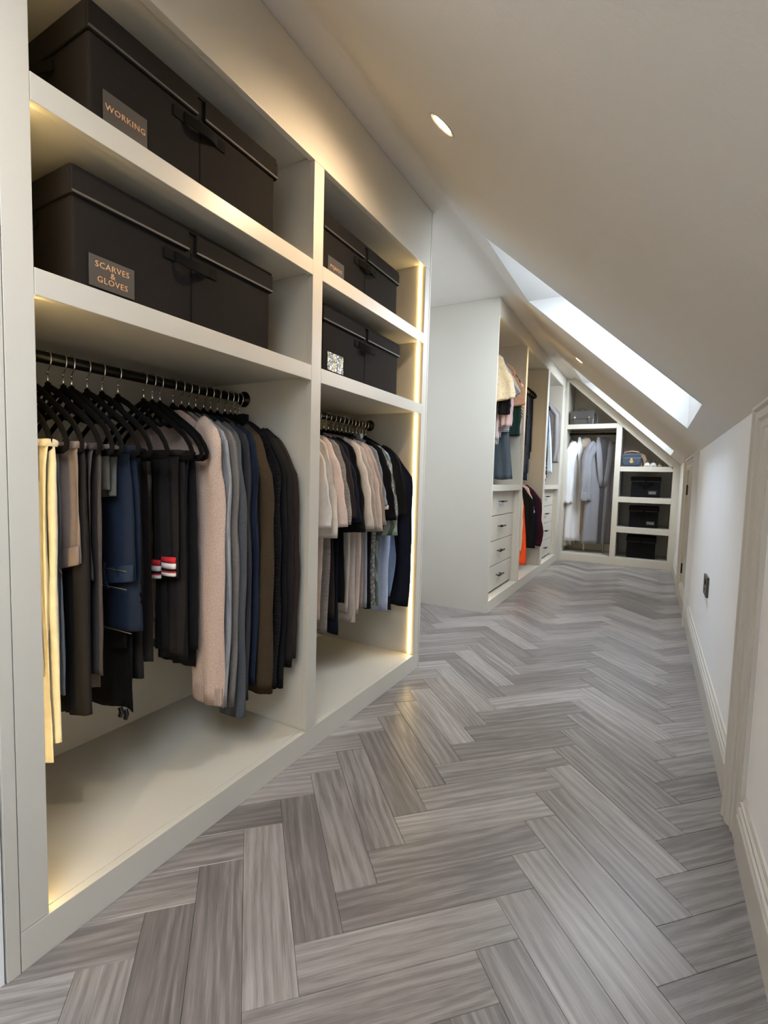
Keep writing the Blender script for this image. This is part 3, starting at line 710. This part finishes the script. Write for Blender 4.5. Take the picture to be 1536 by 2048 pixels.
c_pink = cloth('pink_wool', (.50, .385, .33), 'melange', bump=.6)
J1(1.018, 0, 'pale pink wool jumper with ribbed cuffs in the near bay', c_pink, .42, .285, seed=21, cuff=cloth('pink_rib', (.50, .385, .33), 'rib', bump=1), wide=.070, B=.015, W=(.17, .17, .075), out=.166)
J1(1.050, 1, 'light grey melange jumper right of the pink jumper', cloth('light_grey_knit', (.34, .35, .37), 'rib', bump=1), .36, .275, seed=22, wide=.058, B=.011)
J1(1.078, 0, 'taupe grey wool jumper behind the light grey one', cloth('taupe_knit', (.17, .155, .145), 'melange'), .38, .262, seed=23, wide=.058, B=.011)
J1(1.106, 0, 'slate grey jumper with longest blue-grey cuff', cloth('slate_knit', (.080, .085, .095), 'melange'), .38, .21, seed=24, wide=.058, B=.011, cuff=cloth('blue_grey_rib', (.075, .09, .105), 'rib'))
J1(1.138, 1, 'charcoal jumper between the slate grey and the brown one', cloth('charcoal_knit', (.035, .036, .040), 'melange'), .38, .26, seed=31, wide=.058, B=.011)
J1(1.168, 0, 'navy ribbed jumper left of the dark brown jumper', c_navyk, .40, .30, seed=26, B=.011, wide=.058)
J1(1.198, 0, 'dark brown jumper hanging open beside the navy jumper', cloth('brown_knit', (.052, .036, .022), 'melange'), .36, .258, seed=25, wide=.062, B=.011, out=.205)
J1(1.232, 1, 'black cable knit jumper with folded shoulder', cloth('black_cable_knit', (.013, .013, .016), 'waffle', bump=1), .34, .275, seed=27, B=.012, out=.215, wide=.062)
J1(1.258, 0, 'plain black long cardigan between knitwear and jackets', c_black, .36, .265, kind='cardigan', cat='cardigan', seed=28, B=.010, out=.222)
J1(1.280, 0, 'black brushed jacket with high collar', c_black2, .40, .33, kind='jacket', cat='jacket', seed=29, B=.009, out=.232, collar=c_black)
J1(1.302, 0, 'dark brown fleece with sleeve patch last on the near rail', cloth('dark_fleece', (.030, .022, .018), 'melange', bump=1), .42, .36, kind='fleece_jacket', cat='jacket', seed=30, B=.009, out=.240)

# second bay: short-sleeved tops and shirts
XR2 = -1.338; GS2 = 'tops and shirts in the second bay'
def S2(y, yaw, label, mat, hem, send, sleeve='short', kind='tee_shirt', cat='t-shirt', **k):
    return garment(kind, label, cat, (XR2, y, ZN), yaw, mat, hem-ZN, sleeve, send-ZN, group=GS2, **k)
c_off = cloth('off_white_jersey', (.66, .60, .55)); c_lpink = cloth('pale_pink_jersey', (.62, .49, .44)); c_waf = cloth('grey_waffle', (.36, .33, .31), 'waffle', bump=1)
S2(1.463, 0, 'white t-shirt first in the second bay', c_off, .37, .80, seed=40, wide=.058)
S2(1.513, 0, 'cream t-shirt with lower hem in the second bay', cloth('cream_jersey', (.60, .55, .48)), .40, .78, seed=41, wide=.058)
S2(1.558, 0, 'pale pink t-shirt beside the grey waffle top', c_lpink, .42, .795, seed=42, wide=.060)
S2(1.606, 0, 'grey beige waffle t-shirt in the second bay', c_waf, .345, .80, seed=43, wide=.060)
S2(1.643, 0, 'dark brown t-shirt behind the grey waffle top', cloth('dark_brown_jersey', (.035, .028, .026)), .40, .83, seed=44)
tb = S2(1.678, 0, 'navy top with row of white tabs along its sleeve', c_navy, .325, .80, seed=45, kind='tunic_top', cat='top')
for k in range(5): G().box(.176+.013*k, .193+.013*k, -.030, -.026, -.150-.052*k, -.144-.052*k).build('white_tab', cloth('white_tab_cloth', (.8, .78, .74)), tb)
S2(1.710, 0, 'black t-shirt between the navy top and the ivory t-shirt', c_black, .45, .78, seed=46)
S2(1.763, 0, 'ivory t-shirt in the middle of the second bay', cloth('ivory_jersey', (.62, .55, .48)), .405, .775, seed=47, wide=.062)
S2(1.803, 0, 'stone grey t-shirt behind the ivory t-shirt', cloth('stone_jersey', (.40, .35, .31)), .345, .77, seed=48)
S2(1.840, 0, 'beige pink oversized t-shirt with seamed sleeve', cloth('beige_pink_jersey', (.50, .40, .35)), .37, .755, seed=49, wide=.064)
S2(1.878, 0, 'rose taupe t-shirt right of the beige pink one', cloth('rose_taupe_jersey', (.36, .28, .25)), .40, .77, seed=50)
S2(1.913, 0, 'mid grey marl top with pale edge', cloth('grey_marl', (.24, .26, .28), 'melange'), .385, .84, seed=51, cuff=c_off)
S2(1.950, 0, 'black t-shirt with wide sleeve right of the grey marl top', cloth('jet_jersey', (.008, .008, .010)), .375, .80, seed=52, wide=.062)
S2(1.986, 0, 'pale paisley print shirt hanging in the second bay', cloth('paisley_print', (.20, .19, .20), 'paisley', (.46, .42, .40)), .385, .82, kind='printed_shirt', cat='shirt', seed=53)
S2(2.018, 0, 'green leaf print short-sleeved shirt', cloth('leaf_print', (.34, .40, .36), 'leaf', (.12, .17, .13)), .375, .745, kind='printed_shirt', cat='shirt', seed=54, wide=.050)
S2(2.050, 0, 'pale blue cotton shirt with long sleeves', cloth('pale_blue_cotton', (.36, .42, .56)), .50, .345, 'long', 'shirt', 'shirt', seed=55, wide=.052, collar=cloth('pale_blue_cotton', (0, 0, 0)))
S2(2.082, 0, 'mid blue chambray shirt with bent sleeve', cloth('mid_blue_cotton', (.17, .23, .36)), .45, .42, 'long', 'shirt', 'shirt', seed=56, wide=.046, bend=.03)
S2(2.114, 0, 'black dotted blouse near the light strip', cloth('dotted_black', (.015, .013, .013), 'dots', (.012, .012, .012)), .45, .80, kind='blouse', cat='blouse', seed=57)
S2(2.143, 0, 'navy zip jacket second from the end of the second rail', c_navy, .32, .36, 'long', 'jacket', 'jacket', seed=58, out=.250)
S2(2.173, 0, 'dark grey jacket last on the second rail', cloth('dark_grey_wool', (.04, .036, .034)), .50, .50, 'long', 'jacket', 'jacket', seed=59, out=.235, wide=.045)

# middle wardrobe, first bay
ZF = 2.059; XF_ = -1.345; GF1 = 'clothes above the first drawer stack'
def FAg(y, yaw, label, mat, hem, send, sleeve='short', kind='blouse', cat='blouse', **k):
    return garment(kind, label, cat, (XF_, y, ZF), yaw, mat, hem-ZF, sleeve, send-ZF, group=k.pop('group', GF1), **k)
FAg(3.900, 6, 'yellow and cream crochet top above the first drawers', cloth('crochet_yellow', (.62, .52, .30), 'dots', (.72, .64, .48), .5, bump=1), 1.24, 1.66, seed=70, wide=.075, out=.26, kind='crochet_top', cat='top')
FAg(3.969, 6, 'black lace top behind the yellow crochet top', c_black, 1.30, 1.55, 'long', seed=71, out=.25)
FAg(4.020, 6, 'pink long-sleeved top with rolled sleeve', cloth('pink_cotton', (.56, .42, .42)), 1.36, 1.46, 'long', seed=72, wide=.05, out=.26, kind='long_sleeved_top', cat='top')
FAg(4.072, 6, 'blue and white block print blouse', cloth('block_print', (.60, .58, .58), 'stripe_d', (.22, .27, .33), .6), 1.32, 1.70, seed=73, wide=.07, out=.27)
FAg(4.115, 5, 'blue and white striped cotton top', cloth('narrow_stripe', (.72, .72, .75), 'stripe_h', (.10, .13, .28), 1.6), 1.38, 1.42, 'long', seed=74, wide=.04, out=.225, kind='cotton_jersey', cat='top')
td = FAg(4.158, 5, 'slate blue long dress with black ties', cloth('slate_dress', (.075, .10, .13)), 1.02, 1.70, seed=75, W=(.17, .19, .30), fold=.012, kind='dress', cat='dress')
for x, z in ((.06, .90), (.10, .95), (.13, .97)): G().tube([(x, -.05, 1.30-ZF), (x+.004, -.052, 1.1-ZF), (x, -.05, z-ZF)], .004, .002, n=6).build('tie', c_black, td)
FAg(4.200, 4, 'peach orange top above the dark green skirt', cloth('peach_cotton', (.62, .36, .24)), 1.62, 1.63, 'short', seed=76, wide=.075, out=.27, kind='peach_top', cat='top')
FAg(4.252, 4, 'dark green velvet dress with wide sleeves', cloth('green_velvet', (.018, .045, .035)), 1.36, 1.40, 'long', seed=77, wide=.07, out=.25, kind='dress', cat='dress')
FAg(4.303, 3, 'brown and cream striped shirt', cloth('brown_stripe', (.60, .48, .38), 'stripe_d', (.13, .08, .06), 2.2), 1.45, 1.56, 'long', seed=78, wide=.05, out=.27, kind='striped_shirt', cat='shirt')
FAg(4.355, 2, 'light lilac shirt last above the first drawers', cloth('lilac_cotton', (.42, .38, .44)), 1.40, 1.42, 'long', seed=79, wide=.045, out=.255, kind='shirt', cat='shirt')
# middle bay
GF2 = 'trousers on the upper rail of the middle bay'
for k, (y, x1, zb, mt, lb) in enumerate(((5.05, .20, 1.30, c_jean, 'dark blue trousers first on the upper middle rail'), (5.13, .20, 1.10, cloth('steel_blue_cloth', (.07, .085, .11)), 'steel blue trousers on the upper rail of the middle bay'),
                                          (5.21, .20, 1.02, c_jean2, 'mid blue jeans on the upper rail of the middle bay'), (5.28, .205, 1.25, c_black2, 'black trousers last on the upper rail of the middle bay'))):
    drape('folded_trousers', lb, 'trousers', (XF_, y, ZF), 8-k, mt, -.1, x1-.02, zb-ZF, zb+.08-ZF, group=GF2, seed=90+k, fold=.009)
GF3 = 'clothes on the lower rail of the middle bay'; ZG = 1.014
def FBg(y, yaw, label, mat, hem, send, sleeve='long', kind='jacket', cat='jacket', **k):
    return garment(kind, label, cat, (XF_, y, ZG), yaw, mat, hem-ZG, sleeve, send-ZG, group=GF3, **k)
FBg(4.975, 4, 'bright orange skirt on the lower rail beside the first drawers', cloth('orange_cloth', (.85, .10, .03)), .15, .5, None, 'skirt', 'skirt', seed=101, W=(.12, .22, .262))
FBg(4.915, 4, 'cream top in front of the orange skirt', cloth('cream_top_cloth', (.62, .50, .40)), .42, .30, kind='cream_top', cat='top', seed=102, wide=.045)
FBg(5.008, 4, 'black suit jacket on the lower rail', c_black, .30, .33, seed=103, out=.25, wide=.062, collar=c_black2)
FBg(5.083, 4, 'pale pink t-shirt over dark clothes on the lower rail', cloth('blush_jersey', (.62, .48, .48)), .50, .66, 'short', 'tee_shirt', 't-shirt', seed=104, wide=.06)
FBg(5.167, 3, 'navy blazer on the lower rail', c_navy, .28, .31, seed=105, out=.25, wide=.060, kind='blazer')
FBg(5.251, 3, 'mauve grey cardigan edge behind the navy blazer', cloth('mauve_knit', (.22, .18, .20)), .30, .30, kind='cardigan', cat='cardigan', seed=106, wide=.05)
FBg(5.335, 2, 'burgundy jumper last on the lower rail', cloth('burgundy_knit', (.055, .012, .022), 'rib'), .36, .32, kind='jumper', cat='jumper', seed=107, wide=.062, out=.26, bend=.03)
# last bay
GF4 = 'clothes above the second drawer stack'
def FCg(y, yaw, label, mat, hem, send, sleeve='long', kind='dress', cat='dress', **k):
    return garment(kind, label, cat, (XF_, y, ZF), yaw, mat, hem-ZF, sleeve, send-ZF, group=GF4, **k)
FCg(5.840, 5, 'white blouse first above the second drawers', cloth('white_cotton', (.72, .70, .68)), 1.35, 1.45, kind='white_blouse', cat='blouse', seed=110, wide=.05)
FCg(5.909, 5, 'black dress with white leopard print panel', cloth('leopard_print', (.02, .018, .018), 'paisley', (.62, .50, .42), .45), 1.02, 1.60, None, seed=111, W=(.16, .20, .24))
FCg(6.001, 5, 'mid blue denim shirt above the second drawers', cloth('denim_shirt', (.06, .12, .22), 'denim'), 1.50, 1.52, kind='denim_shirt', cat='shirt', seed=112)
FCg(6.093, 5, 'long black trousers suit above the second drawers', c_black, 1.06, 1.30, None, 'jumpsuit', 'jumpsuit', seed=113, W=(.16, .19, .22))
FCg(6.196, 4, 'pale blue long shirt dress with tucked hem', cloth('pale_blue_linen', (.56, .64, .72)), 1.12, 1.30, None, seed=114, W=(.17, .20, .26), fold=.010)
FCg(6.300, 3, 'black and grey cardigan last above the second drawers', cloth('grey_cardigan', (.30, .28, .28)), 1.15, 1.25, kind='cardigan', cat='cardigan', seed=115, out=.255)

# ---------------------------------------------------------------- robes in the far gable wardrobe
def robe(x, label, mat, mat2, yaw, seed, hem, send):
    loc = (x, YB+.27, 1.584)
    t = lthing('bathrobe', loc, label, 'bathrobe', 'bathrobes on the far rail', R(yaw))
    g = G(); body_mesh(g, .185, .205, .225, .045, -.012, hem-1.584, seed, fold=.010); g.build('garment_body', mat, t, smooth=True)
    for s in (-1, 1):
        g = G(); e_ = sleeve_mesh(g, s, 'long', send-1.584, seed, wide=.080, thick=.036, out=.215, yo=-.03); sl = g.build('sleeve', mat, t, smooth=True)
        band((e_[0][0], e_[0][1], e_[0][2]), e_[1]*1.0, e_[2], .11, 1.10).build('turned_cuff', mat, sl, smooth=True)
        # shawl collar roll
        g = G(); g.tube([(s*.030, .02, .018), (s*.062, -.018, .006), (s*.085, -.050, -.08), (s*.078, -.066, -.20), (s*.060, -.068, -.36), (s*.040, -.066, -.52), (s*.030, -.062, -.62)],
                        [.020, .030, .040, .042, .040, .034, .02], [.018, .016, .014, .013, .012, .011, .008], n=12)
        g.build('shawl_collar', mat, t, smooth=True)
    g = G(); g.prism([(-.055, .0), (.055, 0), (.03, -.55), (.02, hem-1.584+.01), (-.02, hem-1.584+.01), (-.03, -.55)], 'y', -.056, -.048); g.build('front_opening', mat2, t)
    g = G(); g.tube([(.05, -.060, -.55), (.055, -.070, -.9), (.05, -.066, hem-1.584-.12)], .012, .004, n=8); g.build('belt', mat, t, smooth=True)
    hanger(loc, -yaw, 'black velvet hanger carrying the '+label, 'hangers on the far rail')
    return t
M_T1 = cloth('white_towelling', (.66, .66, .67), 'melange', bump=1); M_T1b = cloth('cream_lining', (.52, .43, .34)); M_T2 = cloth('grey_towelling', (.25, .25, .275), 'melange', bump=1); M_T2b = cloth('dark_lining', (.09, .085, .09))
robe(-.838, 'white towelling bathrobe on the left of the far rail', M_T1, M_T1b, 46, 120, .24, .74)
robe(-.600, 'grey towelling bathrobe on the right of the far rail', M_T2, M_T2b, 38, 121, .22, .78)
t = lthing('dress', (-.955, YB+.27, 1.584), 'cream pleated dress behind the white bathrobe', 'dress', None, R(72))
g = G(); body_mesh(g, .17, .18, .20, .015, -.012, .17-1.584, 131, fold=.01); g.build('garment_body', cloth('cream_pleat', (.55, .50, .44), 'rib'), t, smooth=True)

# ---------------------------------------------------------------- bags and shoes on the far shelves
M_LEA = plain('grey_leather', (.060, .058, .060), .38, bump=.3, bscale=200, var=.2); M_NAV = plain('navy_leather', (.035, .055, .085), .35, bump=.3, bscale=250, var=.15)
M_TAN = plain('tan_leather', (.42, .27, .16), .45, bump=.3, bscale=200, var=.1); M_WSH = plain('white_leather', (.65, .62, .58), .45, var=.1); M_BEI = plain('beige_suede', (.42, .31, .20), .8, bump=.3, var=.1)
t = thing('satchel', (-.83, YB+.12, 1.755), 'grey leather satchel with top handle on the highest far shelf', 'bag')
x0, x1, y0, y1, z0 = -.985, -.695, YB+.07, YB+.17, 1.756
G().box(x0, x1, y0, y1, z0, z0+.17).build('bag_body', M_LEA, t, bevel=.015)
G().prism([(x0+.004, z0+.075), (x1-.004, z0+.075), (x1-.001, z0+.172), (x0+.001, z0+.172)], 'y', y0-.012, y0-.002).box(x0+.002, x1-.002, y0-.012, y1-.02, z0+.170, z0+.178).build('flap', M_LEA, t, bevel=.004)
for xx in (-.925, -.755): G().box(xx-.012, xx+.012, y0-.018, y0-.011, z0+.03, z0+.12).build('buckle_strap', M_LEA, t, bevel=.002)
for xx in (-.925, -.755): G().box(xx-.008, xx+.008, y0-.022, y0-.0175, z0+.085, z0+.10).build('buckle', M_CHROME, t)
G().tube([(-.895, y0+.05, z0+.176), (-.885, y0+.05, z0+.205), (-.84, y0+.05, z0+.215), (-.795, y0+.05, z0+.205), (-.785, y0+.05, z0+.176)], .008, .006, n=10).build('handle', M_LEA, t, smooth=True)
G().tube([(x1+.0, y0+.05, z0+.14), (x1+.03, y0+.04, z0+.10), (x1+.035, y0+.03, z0+.03), (x1+.01, y0+.02, z0+.008)], .008, .005, n=8).build('shoulder_strap', M_LEA, t, smooth=True)

t = thing('handbag', (-.24, YB+.10, 1.225), 'navy leather handbag with round gold clasp on the right far shelf', 'bag')
x0, x1, y0, y1, z0 = -.352, -.135, YB+.05, YB+.13, 1.226
def sh(w, ztop, y, n=20): return w
poly = [(x0+.03, z0), (x1-.03, z0), (x1-.004, z0+.03), (x1, z0+.10), (x1-.012, z0+.158), (x0+.012, z0+.158), (x0, z0+.10), (x0+.004, z0+.03)]
G().prism(poly, 'y', y0, y1).build('bag_body', M_NAV, t, bevel=.006)
poly = [(x0+.035, z0+.018), (x1-.035, z0+.018), (x1-.012, z0+.045), (x1-.008, z0+.108), (x0+.008, z0+.108), (x0+.012, z0+.045)]
G().prism(poly, 'y', y0-.012, y0-.001).build('flap', M_NAV, t, bevel=.005)
G().tube([(-.243, y0-.013, z0+.062), (-.243, y0-.020, z0+.062)], .023, n=20).tube([(-.243, y0-.013, z0+.092), (-.243, y0-.019, z0+.092)], .013, n=16).build('clasp', M_GOLD, t)
G().tube([(-.243, y0-.020, z0+.060), (-.243, y0-.024, z0+.060)], .009, n=14).build('clasp_button', M_CHROME, t)
G().tube([(-.325, y0+.03, z0+.155), (-.318, y0+.02, z0+.178), (-.245, y0+.015, z0+.188), (-.170, y0+.02, z0+.178), (-.160, y0+.03, z0+.155)], .007, .006, n=8).build('handle', M_TAN, t, smooth=True)
t = thing('handbag', (-.13, YB+.19, 1.225), 'tan leather bag standing behind the navy handbag', 'bag')
G().prism([(-.20, z0), (-.085, z0), (-.078, z0+.10), (-.10, z0+.15), (-.14, z0+.165), (-.20, z0+.165)], 'y', YB+.15, YB+.20).build('bag_body', M_TAN, t, bevel=.008)
G().tube([(-.115, YB+.148, z0+.012), (-.120, YB+.13, z0+.06), (-.135, YB+.148, z0+.11)], .006, .003, n=8).build('shoulder_strap', M_BLACK, t, smooth=True)
def shoe(x, y, z, mat, label, rz, lace=None, s=1.0, group=None, heel=0.0):
    t = lthing('shoe', (x, y, z), label, 'shoe', group, rz)
    # local: toe towards -y
    sec = [(-.120, .018, .022), (-.105, .034, .034), (-.07, .042, .045), (-.03, .038, .060), (.02, .032, .075), (.06, .034, .085), (.10, .032, .088), (.122, .018, .080)]
    rs = []
    for yy, w, h in sec:
        rs.append([(s*w*cos(a), s*yy, s*(.012+heel*max(0, (yy+.03)/.15))+s*h*max(0, sin(a))+(-.004 if sin(a) < -.1 else 0)) for a in [2*pi*j/14 for j in range(14)]])
    G().rings(rs).build('upper', mat, t, smooth=True)
    g = G(); pl = [(s*(w+.003), s*yy) for yy, w, h in sec]; pl = pl+[(-a_, b_) for a_, b_ in pl[::-1]]
    g.prism(pl, 'z', .001, s*.014).build('sole', plain('sole_rubber', (.55, .52, .48), .7) if 'sole_rubber' not in bpy.data.materials else bpy.data.materials['sole_rubber'], t)
    if lace:
        for k in range(3): G().tube([(-s*.022, s*(-.055+.025*k), s*(.058+.008*k)), (0, s*(-.055+.025*k), s*(.066+.009*k)), (s*.022, s*(-.055+.025*k), s*(.058+.008*k))], s*.004, n=6).build('lace', lace, t)
    return t
M_LACE = plain('dark_lace', (.06, .06, .07), .7, var=.1)
shoe(-.072, YB+.14, 1.2255, M_WSH, 'left white trainer with dark laces beside the navy handbag', 0, M_LACE, .9, 'white trainers on the far shelf')
shoe(-.006, YB+.145, 1.2255, M_WSH, 'right white trainer with dark laces between the bag and the beige shoes', 0, M_LACE, .9, 'white trainers on the far shelf')
shoe(.062, YB+.15, 1.2255, M_BEI, 'beige suede shoe standing beside the white trainers', 0, None, .62, 'beige shoes on the far shelf')
shoe(.108, YB+.15, 1.2255, M_BEI, 'beige suede shoe nearest the sloping rail', .1, None, .45, 'beige shoes on the far shelf')
